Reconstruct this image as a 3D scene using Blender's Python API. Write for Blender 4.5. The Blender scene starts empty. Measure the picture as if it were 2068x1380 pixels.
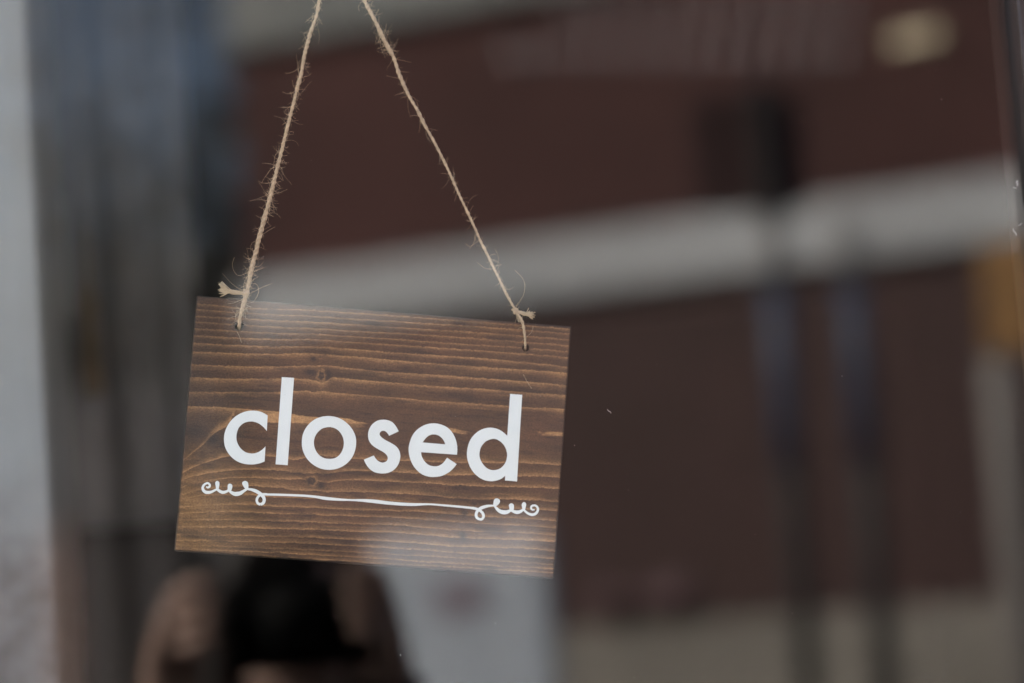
import bpy, bmesh, math, random
import numpy as np
from mathutils import Vector, Matrix
from mathutils.geometry import tessellate_polygon

random.seed(7)
RNG = np.random.default_rng(7)
scene = bpy.context.scene
COL = scene.collection

# ------------------------------------------------------------------ camera
EYE = 1.60            # height of the lens above the pavement
DIST = 1.28           # lens to glass
cam_data = bpy.data.cameras.new('camera')
cam = bpy.data.objects.new('camera', cam_data)
COL.objects.link(cam)
yaw, pitch, roll = math.radians(5.6), math.radians(6.2), math.radians(4.1)
fwd = Vector((math.sin(yaw) * math.cos(pitch), math.cos(yaw) * math.cos(pitch), math.sin(pitch)))
right0 = fwd.cross(Vector((0, 0, 1))).normalized()
up0 = right0.cross(fwd)
right = math.cos(roll) * right0 - math.sin(roll) * up0
up = math.sin(roll) * right0 + math.cos(roll) * up0
rot = Matrix((right, up, -fwd)).transposed()
cam.matrix_world = Matrix.Translation((0, -DIST, EYE)) @ rot.to_4x4()
cam_data.lens = 85.0
cam_data.sensor_width = 36.0
cam_data.clip_start = 0.01
cam_data.clip_end = 2000.0
cam_data.dof.use_dof = True
cam_data.dof.focus_distance = 1.284
cam_data.dof.aperture_fstop = 2.8
cam_data.dof.aperture_blades = 9
scene.camera = cam

# ------------------------------------------------------------------ sky, sun, exposure
world = bpy.data.worlds.new('World')
scene.world = world
world.use_nodes = True
wn = world.node_tree
wn.nodes.clear()
w_out = wn.nodes.new('ShaderNodeOutputWorld')
w_bg = wn.nodes.new('ShaderNodeBackground')
w_sky = wn.nodes.new('ShaderNodeTexSky')
w_sky.sky_type = 'NISHITA'
w_sky.sun_disc = False
SUN_ELEV, SUN_AZ = math.radians(40), math.radians(-78)   # azimuth from +Y, negative towards -X
w_sky.sun_elevation = SUN_ELEV
w_sky.sun_rotation = SUN_AZ
w_sky.air_density = 0.8
w_sky.dust_density = 5.5
w_sky.ozone_density = 0.6
w_bg.inputs['Strength'].default_value = 0.12
wn.links.new(w_sky.outputs['Color'], w_bg.inputs['Color'])
wn.links.new(w_bg.outputs['Background'], w_out.inputs['Surface'])

sun_data = bpy.data.lights.new('sun', 'SUN')
sun_data.energy = 3.0
sun_data.angle = math.radians(0.5)
sun_data.color = (1.0, 0.95, 0.88)
sun = bpy.data.objects.new('sun', sun_data)
COL.objects.link(sun)
to_sun = Vector((math.sin(SUN_AZ) * math.cos(SUN_ELEV), math.cos(SUN_AZ) * math.cos(SUN_ELEV), math.sin(SUN_ELEV)))
sun.rotation_euler = to_sun.to_track_quat('Z', 'Y').to_euler()
sun.location = (0, 0, 20)

scene.view_settings.view_transform = 'Standard'
scene.view_settings.look = 'None'
scene.view_settings.gamma = 1.0
scene.view_settings.use_curve_mapping = False
scene.view_settings.exposure = 2.42
scene.render.engine = 'CYCLES'
scene.cycles.use_denoising = True
scene.cycles.denoising_input_passes = 'RGB_ALBEDO_NORMAL'
scene.cycles.max_bounces = 10
scene.cycles.transparent_max_bounces = 16
scene.cycles.sample_clamp_indirect = 6.0

# ------------------------------------------------------------------ helpers
def link(o, parent=None):
    COL.objects.link(o)
    if parent is not None:
        o.parent = parent
    return o

def tag(o, label=None, cat=None, group=None, kind=None):
    if label: o['label'] = label
    if cat: o['category'] = cat
    if group: o['group'] = group
    if kind: o['kind'] = kind
    return o

def empty(name, loc=(0, 0, 0), roty=0.0):
    o = bpy.data.objects.new(name, None)
    o.location = loc
    o.rotation_euler = (0, roty, 0)
    o.empty_display_size = 0.02
    return link(o)

def mesh_obj(name, verts, faces, mat, parent=None, smooth=False):
    me = bpy.data.meshes.new(name)
    me.from_pydata([tuple(v) for v in verts], [], [tuple(f) for f in faces])
    me.update()
    if mat: me.materials.append(mat)
    if smooth:
        me.polygons.foreach_set('use_smooth', [True] * len(me.polygons))
    return link(bpy.data.objects.new(name, me), parent)

def from_bm(name, bm, mat, parent=None, smooth=False):
    bmesh.ops.recalc_face_normals(bm, faces=bm.faces)
    me = bpy.data.meshes.new(name)
    bm.to_mesh(me); bm.free()
    if mat: me.materials.append(mat)
    if smooth:
        me.polygons.foreach_set('use_smooth', [True] * len(me.polygons))
    return link(bpy.data.objects.new(name, me), parent)

def add_box(bm, x0, x1, y0, y1, z0, z1, f=None, bevel=0.0):
    vs = [(x, y, z) for z in (z0, z1) for y in (y0, y1) for x in (x0, x1)]
    if f: vs = [f(*v) for v in vs]
    b = [bm.verts.new(v) for v in vs]
    fs = [bm.faces.new([b[i] for i in q]) for q in
          ((0, 2, 3, 1), (4, 5, 7, 6), (0, 1, 5, 4), (2, 6, 7, 3), (0, 4, 6, 2), (1, 3, 7, 5))]
    if bevel:
        es = list({e for fc in fs for e in fc.edges})
        bmesh.ops.bevel(bm, geom=es, offset=bevel, segments=2, affect='EDGES', profile=0.6)

def box(name, dims, mat, parent=None, f=None, bevel=0.0):
    bm = bmesh.new()
    add_box(bm, *dims, f=f, bevel=bevel)
    return from_bm(name, bm, mat, parent)

def tube_geo(path, radii, n=8, cap=True):
    """verts, faces of a tube along PATH with a radius per point."""
    P = [Vector(p) for p in path]
    verts, faces = [], []
    prev = None
    for i, p in enumerate(P):
        t = (P[min(i + 1, len(P) - 1)] - P[max(i - 1, 0)]).normalized()
        if prev is None:
            a = Vector((0, 1, 0)) if abs(t.y) < 0.9 else Vector((1, 0, 0))
            nrm = (a - t * a.dot(t)).normalized()
        else:
            nrm = (prev - t * prev.dot(t))
            nrm = nrm.normalized() if nrm.length > 1e-9 else t.orthogonal().normalized()
        prev = nrm
        bn = t.cross(nrm)
        r = radii[i] if hasattr(radii, '__len__') else radii
        for k in range(n):
            a = 2 * math.pi * k / n
            verts.append(p + (nrm * math.cos(a) + bn * math.sin(a)) * r)
    for i in range(len(P) - 1):
        for k in range(n):
            k2 = (k + 1) % n
            faces.append((i * n + k, i * n + k2, (i + 1) * n + k2, (i + 1) * n + k))
    if cap:
        faces.append(tuple(range(n - 1, -1, -1)))
        o = (len(P) - 1) * n
        faces.append(tuple(range(o, o + n)))
    return verts, faces

class Geo:
    def __init__(self): self.v, self.f = [], []
    def add(self, vf):
        o = len(self.v)
        self.v += vf[0]
        self.f += [tuple(i + o for i in q) for q in vf[1]]
    def obj(self, name, mat, parent=None, smooth=True):
        return mesh_obj(name, self.v, self.f, mat, parent, smooth)

def catmull(pts, sub=6, closed=False):
    P = [Vector(p) for p in pts]
    n = len(P)
    out = []
    rng = n if closed else n - 1
    for i in range(rng):
        p0 = P[(i - 1) % n] if (closed or i > 0) else P[0]
        p1, p2 = P[i], P[(i + 1) % n]
        p3 = P[(i + 2) % n] if (closed or i + 2 < n) else P[-1]
        for s in range(sub):
            t = s / sub
            out.append(0.5 * ((2 * p1) + (p2 - p0) * t + (2 * p0 - 5 * p1 + 4 * p2 - p3) * t * t
                              + (3 * p1 - p0 - 3 * p2 + p3) * t ** 3))
    if not closed: out.append(P[-1])
    return out

def outline(pts, sub=6):
    """closed outline through PTS; a point with a third item '!' is a sharp corner."""
    corners = [i for i, p in enumerate(pts) if len(p) > 2]
    xy = [Vector((p[0], p[1], 0)) for p in pts]
    if not corners:
        return catmull(xy, sub, True)
    out = []
    for a, c in enumerate(corners):
        d = corners[(a + 1) % len(corners)]
        idx = [c]
        while idx[-1] != d or len(idx) == 1:
            idx.append((idx[-1] + 1) % len(pts))
        seg = [xy[i] for i in idx]
        out += (catmull(seg, sub) if len(seg) > 2 else seg)[:-1]
    return out

# ------------------------------------------------------------------ materials
def new_mat(name):
    m = bpy.data.materials.new(name)
    m.use_nodes = True
    nt = m.node_tree
    return m, nt, nt.nodes['Principled BSDF']

def node(nt, kind, **kw):
    n = nt.nodes.new(kind)
    for k, v in kw.items(): setattr(n, k, v)
    return n

def math_node(nt, op, a, b=None, clamp=False):
    n = nt.nodes.new('ShaderNodeMath'); n.operation = op; n.use_clamp = clamp
    for i, x in enumerate((a, b)):
        if x is None: continue
        if isinstance(x, (int, float)): n.inputs[i].default_value = x
        else: nt.links.new(x, n.inputs[i])
    return n.outputs[0]

def mix_col(nt, fac, a, b, blend='MIX'):
    n = nt.nodes.new('ShaderNodeMix'); n.data_type = 'RGBA'; n.blend_type = blend
    for sock, x in ((n.inputs[0], fac), (n.inputs[6], a), (n.inputs[7], b)):
        if isinstance(x, (int, float)): sock.default_value = x
        elif isinstance(x, tuple): sock.default_value = (*x, 1.0)
        else: nt.links.new(x, sock)
    return n.outputs[2]

def noise(nt, vec, scale, detail=3.0, rough=0.6, stretch=None):
    if stretch:
        mp = nt.nodes.new('ShaderNodeMapping'); mp.inputs['Scale'].default_value = stretch
        nt.links.new(vec, mp.inputs['Vector']); vec = mp.outputs['Vector']
    n = nt.nodes.new('ShaderNodeTexNoise')
    n.inputs['Scale'].default_value = scale
    n.inputs['Detail'].default_value = detail
    n.inputs['Roughness'].default_value = rough
    nt.links.new(vec, n.inputs['Vector'])
    return n.outputs['Fac']

def ramp(nt, fac, lo, hi):
    n = nt.nodes.new('ShaderNodeMapRange'); n.clamp = True
    n.inputs['From Min'].default_value = lo; n.inputs['From Max'].default_value = hi
    nt.links.new(fac, n.inputs['Value'])
    return n.outputs['Result']

def plain(name, c, rough=0.7, var=0.25, scale=8.0, metallic=0.0, bump=0.0):
    """a plain coat of one colour with mottling and a little relief"""
    m, nt, b = new_mat(name)
    tc = nt.nodes.new('ShaderNodeTexCoord')
    f = noise(nt, tc.outputs['Object'], scale, 5.0)
    col = mix_col(nt, ramp(nt, f, 0.3, 0.7), tuple(x * (1 - var) for x in c), tuple(min(1, x * (1 + var)) for x in c))
    nt.links.new(col, b.inputs['Base Color'])
    b.inputs['Roughness'].default_value = rough
    b.inputs['Metallic'].default_value = metallic
    if bump:
        bp = nt.nodes.new('ShaderNodeBump'); bp.inputs['Strength'].default_value = bump
        bp.inputs['Distance'].default_value = 0.004
        nt.links.new(f, bp.inputs['Height']); nt.links.new(bp.outputs['Normal'], b.inputs['Normal'])
    return m

def wood_material():
    m, nt, b = new_mat('stained_pine')
    tc = nt.nodes.new('ShaderNodeTexCoord'); ob = tc.outputs['Object']
    early = node(nt, 'ShaderNodeAttribute', attribute_name='early').outputs['Fac']
    dark = node(nt, 'ShaderNodeAttribute', attribute_name='dark').outputs['Fac']
    warm = node(nt, 'ShaderNodeAttribute', attribute_name='warm').outputs['Fac']
    fine = noise(nt, ob, 900.0, 3.0, 0.7, (0.35, 1, 1))      # pores, drawn out along the grain
    speck = noise(nt, ob, 1500.0, 2.0, 0.6, (0.7, 1, 1))
    blot = noise(nt, ob, 45.0, 4.0, 0.6, (0.45, 1, 1))
    base = mix_col(nt, ramp(nt, blot, 0.32, 0.68), WOOD_DARK, WOOD_MID)
    base = mix_col(nt, warm, base, WOOD_OLIVE)
    e2 = math_node(nt, 'MULTIPLY', early, math_node(nt, 'ADD', math_node(nt, 'MULTIPLY', fine, 0.9), 0.55), True)
    col = mix_col(nt, e2, base, WOOD_TAN)
    col = mix_col(nt, math_node(nt, 'MULTIPLY', dark, 0.92), col, WOOD_CHAR)
    grain = mix_col(nt, ramp(nt, speck, 0.3, 0.72), (0.62, 0.62, 0.64), (1.3, 1.28, 1.25))
    col = mix_col(nt, 1.0, col, grain, 'MULTIPLY')
    g2 = mix_col(nt, ramp(nt, fine, 0.25, 0.75), (0.78, 0.78, 0.8), (1.2, 1.2, 1.18))
    col = mix_col(nt, 1.0, col, g2, 'MULTIPLY')
    nt.links.new(col, b.inputs['Base Color'])
    b.inputs['Roughness'].default_value = 0.62
    b.inputs['Specular IOR Level'].default_value = 0.3
    h = math_node(nt, 'ADD', math_node(nt, 'MULTIPLY', early, -0.5), math_node(nt, 'MULTIPLY', fine, 0.4))
    bp = nt.nodes.new('ShaderNodeBump'); bp.inputs['Strength'].default_value = 0.35
    bp.inputs['Distance'].default_value = 0.0003
    nt.links.new(h, bp.inputs['Height']); nt.links.new(bp.outputs['Normal'], b.inputs['Normal'])
    return m

def glass_material():
    m = bpy.data.materials.new('window_glass'); m.use_nodes = True
    nt = m.node_tree; nt.nodes.clear()
    out = nt.nodes.new('ShaderNodeOutputMaterial')
    lw = nt.nodes.new('ShaderNodeLayerWeight'); lw.inputs['Blend'].default_value = 0.5
    p5 = math_node(nt, 'POWER', lw.outputs['Facing'], 5.0)
    fac = math_node(nt, 'ADD', math_node(nt, 'MULTIPLY', p5, 1.0 - GLASS_R), GLASS_R, True)
    tr = nt.nodes.new('ShaderNodeBsdfTransparent'); tr.inputs['Color'].default_value = (0.965, 0.98, 0.975, 1)
    gl = nt.nodes.new('ShaderNodeBsdfGlossy'); gl.inputs['Roughness'].default_value = 0.0
    mx = nt.nodes.new('ShaderNodeMixShader')
    nt.links.new(fac, mx.inputs[0]); nt.links.new(tr.outputs[0], mx.inputs[1]); nt.links.new(gl.outputs[0], mx.inputs[2])
    nt.links.new(mx.outputs[0], out.inputs['Surface'])
    return m

WOOD_DARK = (0.058, 0.034, 0.024)
WOOD_MID = (0.112, 0.054, 0.032)
WOOD_OLIVE = (0.150, 0.080, 0.030)
WOOD_TAN = (0.46, 0.245, 0.105)
WOOD_CHAR = (0.026, 0.021, 0.019)
GLASS_R = 0.038       # per face; two faces make the pane of the shop window

MAT_WOOD = wood_material()
MAT_GLASS = glass_material()
MAT_VINYL = plain('white_vinyl', (0.80, 0.825, 0.81), 0.45, 0.03, 60.0)
MAT_JUTE = plain('jute', (0.50, 0.365, 0.235), 0.85, 0.28, 700.0)
MAT_FIBRE = plain('jute_fibre', (0.60, 0.46, 0.30), 0.8, 0.15, 300.0)
MAT_HOLE = plain('scorched_wood', (0.035, 0.028, 0.024), 0.9, 0.4, 500.0)

# ------------------------------------------------------------------ the setting
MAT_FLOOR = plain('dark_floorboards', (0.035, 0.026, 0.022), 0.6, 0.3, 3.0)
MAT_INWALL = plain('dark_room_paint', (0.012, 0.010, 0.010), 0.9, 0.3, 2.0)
MAT_ASPHALT = plain('asphalt', (0.05, 0.05, 0.052), 0.9, 0.25, 3.0)
MAT_PAVING = plain('paving', (0.30, 0.29, 0.27), 0.85, 0.15, 2.0)
MAT_SHOPWALL = plain('shop_render', (0.35, 0.33, 0.31), 0.9, 0.12, 4.0)

def structure(o): return tag(o, kind='structure')

structure(mesh_obj('ground', [(-400, -400, 0), (400, -400, 0), (400, 400, 0), (-400, 400, 0)], [(0, 1, 2, 3)], MAT_ASPHALT))
structure(box('pavement', (-12, 12, -2.6, -0.03, 0.004, 0.12), MAT_PAVING))
# the room behind the glass: dark, only what the window lets in
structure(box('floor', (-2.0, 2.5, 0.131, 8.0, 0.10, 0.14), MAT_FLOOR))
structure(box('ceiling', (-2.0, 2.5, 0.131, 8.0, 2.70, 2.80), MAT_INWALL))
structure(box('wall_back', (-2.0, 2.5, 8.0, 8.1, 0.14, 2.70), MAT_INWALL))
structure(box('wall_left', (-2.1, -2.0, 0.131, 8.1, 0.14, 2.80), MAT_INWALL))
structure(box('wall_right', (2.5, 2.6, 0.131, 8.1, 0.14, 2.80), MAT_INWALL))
bm = bmesh.new()                                   # street front of the shop with the window opening
add_box(bm, -6.0, -0.62, -0.03, 0.13, 0.124, 3.9)
add_box(bm, 0.52, 6.0, -0.03, 0.13, 0.124, 3.9)
add_box(bm, -0.62, 0.52, -0.03, 0.13, 0.124, 0.50)
add_box(bm, -0.62, 0.52, -0.03, 0.13, 2.35, 3.9)
structure(from_bm('wall_front', bm, MAT_SHOPWALL))
structure(box('roof', (-6.0, 6.0, -0.03, 9.0, 3.904, 4.05), MAT_SHOPWALL))

# ------------------------------------------------------------------ shop window: pane and dark frame
MAT_FRAME = plain('dark_bronze_frame', (0.022, 0.015, 0.013), 0.4, 0.2, 20.0)
win = tag(empty('shop_window', (0, 0.0, 0.5)), 'clear shop window pane with street reflections and a narrow dark frame', 'window')
pane = box('pane', (-0.58, 0.42, 0.0, 0.006, 0.0, 1.85), MAT_GLASS, win)
box('frame_stile', (0.4154, 0.52, -0.012, 0.040, 0.0, 1.85), MAT_FRAME, win, bevel=0.002)
box('frame_stile', (-0.62, -0.56, -0.012, 0.040, 0.0, 1.85), MAT_FRAME, win, bevel=0.002)
box('frame_rail', (-0.559, 0.4144, -0.012, 0.040, -0.0, 0.06), MAT_FRAME, win, bevel=0.002)
box('frame_rail', (-0.559, 0.4144, -0.012, 0.040, 1.79, 1.85), MAT_FRAME, win, bevel=0.002)

# traced shapes, millimetres from the centre of the board (x right, y up)
LETTERS = [
    ('c', [[(-58.07,7.04,'!'),(-61.91,8.66),(-66.5,8.91),(-70.96,7.75),(-75.26,4.91),(-78.31,0.83),(-79.88,-3.7),(-80,-7.93),(-78.87,-12.05),(-76.27,-15.68),(-72.82,-18.28),(-68.53,-19.67),(-63.98,-19.71),(-60.27,-18.85),(-57.61,-17.57,'!'),(-57.84,-9.58,'!'),(-59.75,-11.72),(-62.27,-13.34),(-64.87,-13.92),(-68.14,-13.44),(-71.17,-11.26),(-73.17,-7.97),(-73.6,-4.36),(-72.68,-0.65),(-70.07,2.06),(-66.37,3.12),(-62.89,2.54),(-59.88,0.74),(-57.81,-1.29,'!')]]),
    ('l', [[(-52.26,28.08,'!'),(-45.73,28.19,'!'),(-45.27,-18.66,'!'),(-51.7,-18.65,'!')]]),
    ('o', [[(-25.58,9.29),(-20.95,8.84),(-16.77,7),(-13.05,3.81),(-10.72,-0.06),(-9.93,-3.76),(-10.21,-8.11),(-11.74,-12.27),(-14.61,-15.81),(-18.42,-18.26),(-22.91,-19.38),(-27.52,-19.1),(-31.66,-17.4),(-35.35,-14.37),(-37.85,-10.25),(-38.76,-6.28),(-38.58,-1.65),(-36.92,2.52),(-33.93,6.08),(-30.1,8.32)],
        [(-25.09,3.36),(-22.2,3.1),(-19.48,1.57),(-17.39,-1.16),(-16.45,-4.55),(-16.82,-8.05),(-18.3,-11.05),(-20.72,-12.96),(-23.68,-13.54),(-26.57,-13.27),(-29.28,-11.75),(-31.37,-9.02),(-32.36,-5.78),(-32.06,-2.44),(-30.58,0.42),(-28.18,2.48)]]),
    ('s', [[(12.25,4.05,'!'),(10.7,6.48),(8.66,8.5),(6.27,9.48),(3.66,9.62),(0.54,8.88),(-2.16,6.64),(-3.65,3.62),(-3.93,0.7),(-3.18,-2.13),(-1.27,-4.45),(1.76,-6.24),(4.75,-7.6),(6.58,-8.9),(7.52,-10.56),(7.13,-12.18),(5.77,-13.15),(4.34,-13.32),(2.56,-12.68),(1.17,-11.48),(-0.02,-9.93,'!'),(-5.13,-12.54,'!'),(-3.57,-15.17),(-1.37,-17.45),(1.33,-18.83),(4.81,-19.2),(8.22,-18.6),(11.24,-16.78),(13.44,-13.58),(14.18,-9.47),(13.29,-6.21),(11.39,-4.04),(8.37,-2.4),(5.38,-1.12),(3.25,0.25),(2.19,1.61),(2.6,2.95),(3.84,3.68),(5.31,3.39),(6.39,2.52),(7.39,1.24,'!')]]),
    ('e', [[(44.34,-6.05,'!'),(44.28,-2.52),(43.42,1.19),(41.38,5.11),(38.25,8.06),(34.36,9.5),(30.57,9.79),(26.3,8.72),(22.45,6.1),(19.83,2.55),(18.46,-2.19),(18.38,-5.97),(19.53,-10.22),(22.02,-14.37),(25.73,-17.55),(29.59,-18.85),(33.07,-18.91),(37.05,-18),(40.65,-15.84),(43.07,-13.34),(44.57,-11.05,'!'),(39.19,-8.07,'!'),(37.37,-10.88),(35.19,-12.64),(32.63,-13.21),(29.69,-12.71),(27.23,-10.79),(25.59,-8.31),(25.08,-6.17,'!')],
        [(25.48,-0.92,'!'),(26.87,1.36),(28.76,3.1),(31.02,3.86),(33.66,3.49),(35.8,2.05),(37.09,0.41),(37.63,-1,'!')]]),
    ('d', [[(70.53,28.9,'!'),(77.06,28.88,'!'),(77.61,-17.87,'!'),(71.08,-17.78,'!'),(71.09,-15.27,'!'),(68.34,-17.49),(64.17,-18.77),(59.88,-18.44),(55.85,-16.43),(52.5,-13.01),(50.45,-8.91),(49.66,-5.1),(50.01,-0.43),(51.63,3.77),(54.49,7.1),(57.84,9.11),(61.28,9.88),(64.81,9.54),(68.02,8.16),(70.62,6.14,'!')],
        [(63.27,4.02),(66.43,3.29),(69.33,0.87),(71.07,-2.68),(71.2,-6.16),(70.08,-9.35),(67.73,-11.77),(64.5,-12.79),(61.36,-12.22),(58.67,-10.02),(56.77,-6.88),(56.39,-3.81),(57.19,-0.45),(59.5,2.44)]]),
]
STROKES = [
    [(-86.94,-33.48,0.61),(-86.28,-33.7,1.02),(-85.52,-33.13,1.19),(-85.44,-32.21,1.15),(-86.38,-31.41,1.06),(-87.47,-31.66,1.06),(-88.49,-32.55,1.19),(-89.03,-33.91,1.31),(-88.55,-35.29,1.51),(-87.26,-36.21,1.64),(-85.74,-36.24,1.6),(-84.27,-35.88,1.35),(-82.74,-34.96,1.13),(-81.4,-34.14,1.02)],
    [(-81.19,-34.23,1.43),(-79.9,-35.15,1.53),(-78.25,-35.64,1.64),(-76.67,-35.21,1.39),(-75.33,-34.4,1.23),(-74.83,-34.36,1.02)],
    [(-74.81,-34.67,1.13),(-73.42,-35.48,1.64),(-71.97,-35.98,2.05),(-70.56,-35.87,2.25),(-69,-35.35,1.94),(-67.48,-34.22,1.53),(-65.96,-33.09,1.23)],
    [(-65.37,-32.94,1.02),(-63.55,-33.01,1.33),(-61.48,-33.46,1.74),(-59.6,-34.24,1.84),(-57.88,-35.33,1.84),(-56.56,-36.65,1.74),(-56.11,-38.25,1.64),(-56.68,-39.82,1.6),(-57.94,-40.52,1.43),(-59.29,-40.01,1.33),(-60.03,-38.54,1.33),(-59.67,-36.89,1.33),(-58.47,-35.58,1.23),(-56.91,-34.95,1.02),(-54.9,-34.74,0.94)],
    [(-56.71,-35.1,1.06),(-48.31,-34.64,1.18),(-36.69,-34.18,1.18),(-29.09,-34.26,1.29),(-23.79,-34.69,1.65),(-16.17,-34.76,1.29),(-10.33,-34.56,0.94),(-4.48,-34.3,1.41),(1.98,-34.29,1.88),(9.05,-34.59,1.76),(16.12,-34.65,1.65),(23.18,-34.42,1.53),(31.38,-33.63,0.94),(39.65,-33.61,1.06),(48.54,-33.71,1.18),(54.48,-33.86,1.18)],
    [(53.69,-33.92,1.13),(55.13,-33.91,1.43),(57.01,-34.19,1.33),(58.71,-34.78,1.43),(60.47,-36.29,1.47),(61,-37.89,1.43),(60.29,-39.38,1.33),(59.06,-39.58,1.33),(57.57,-38.87,1.47),(56.94,-37.37,1.47),(57.33,-35.7,1.53),(58.46,-34.18,1.64),(60.24,-33.12,1.74),(62.65,-32.23,1.43),(64.89,-31.85,1.02),(66.34,-31.79,0.82)],
    [(66.55,-31.94,0.82),(67.89,-33.28,1.53),(69.63,-34.48,1.94),(71.52,-34.86,2.21),(73.37,-34.62,2.05),(74.96,-33.78,1.43),(75.87,-33.51,1.02)],
    [(75.88,-33.61,1.23),(77.26,-34.12,1.64),(78.93,-34.31,1.94),(80.55,-33.78,1.64),(81.73,-32.87,1.23),(82.32,-32.41,1.02)],
    [(82.34,-32.62,1.02),(83.45,-33.67,1.13),(85.18,-34.67,1.27),(87.07,-34.98,1.43),(88.69,-34.41,1.43),(89.73,-33,1.31),(89.9,-31.64,1.23),(89.12,-30.36,1.13),(87.75,-29.95,1.02),(86.43,-30.46,1.06),(86.2,-31.51,1.02),(86.88,-32.38,0.82),(87.71,-32.32,0.49)],
]
DROPS = [
    [(-81.69,-29.8),(-80.63,-30.43),(-80.41,-31.33),(-80.44,-32.55),(-80.64,-33.68),(-81.15,-34.74),(-81.93,-33.88),(-82.24,-32.68),(-82.61,-31.49),(-82.54,-30.47)],
    [(-74.89,-30.75),(-73.8,-31.23),(-73.45,-32.23),(-73.62,-33.26),(-73.93,-34.3),(-74.86,-35.18),(-75.83,-34.44),(-75.88,-33.22),(-75.99,-32.01),(-75.72,-31.18)],
    [(-66.96,-28.68),(-65.7,-29.2),(-65.19,-30.38),(-65.01,-32.4),(-65.53,-33.46),(-66.58,-32.93),(-67.71,-31.59),(-68.44,-30.22),(-68.22,-29.29)],
    [(67.43,-27.76),(68.65,-28.08),(69.25,-29.16),(68.92,-30.32),(67.77,-31.64),(66.58,-32.34),(65.8,-31.58),(65.8,-30.14),(65.92,-28.9),(66.48,-28.07)],
    [(75.5,-29.73),(76.57,-30.26),(76.89,-31.17),(76.87,-33.02),(75.93,-34.32),(74.73,-33.39),(74.47,-32.17),(74.19,-31.16),(74.5,-30.21)],
    [(82.29,-28.56),(83.17,-29.16),(83.44,-30.06),(83.19,-31.52),(82.95,-32.57),(82.3,-33.54),(81.6,-32.46),(81.31,-31.25),(81.01,-30.04),(81.45,-28.97)],
]
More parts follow.
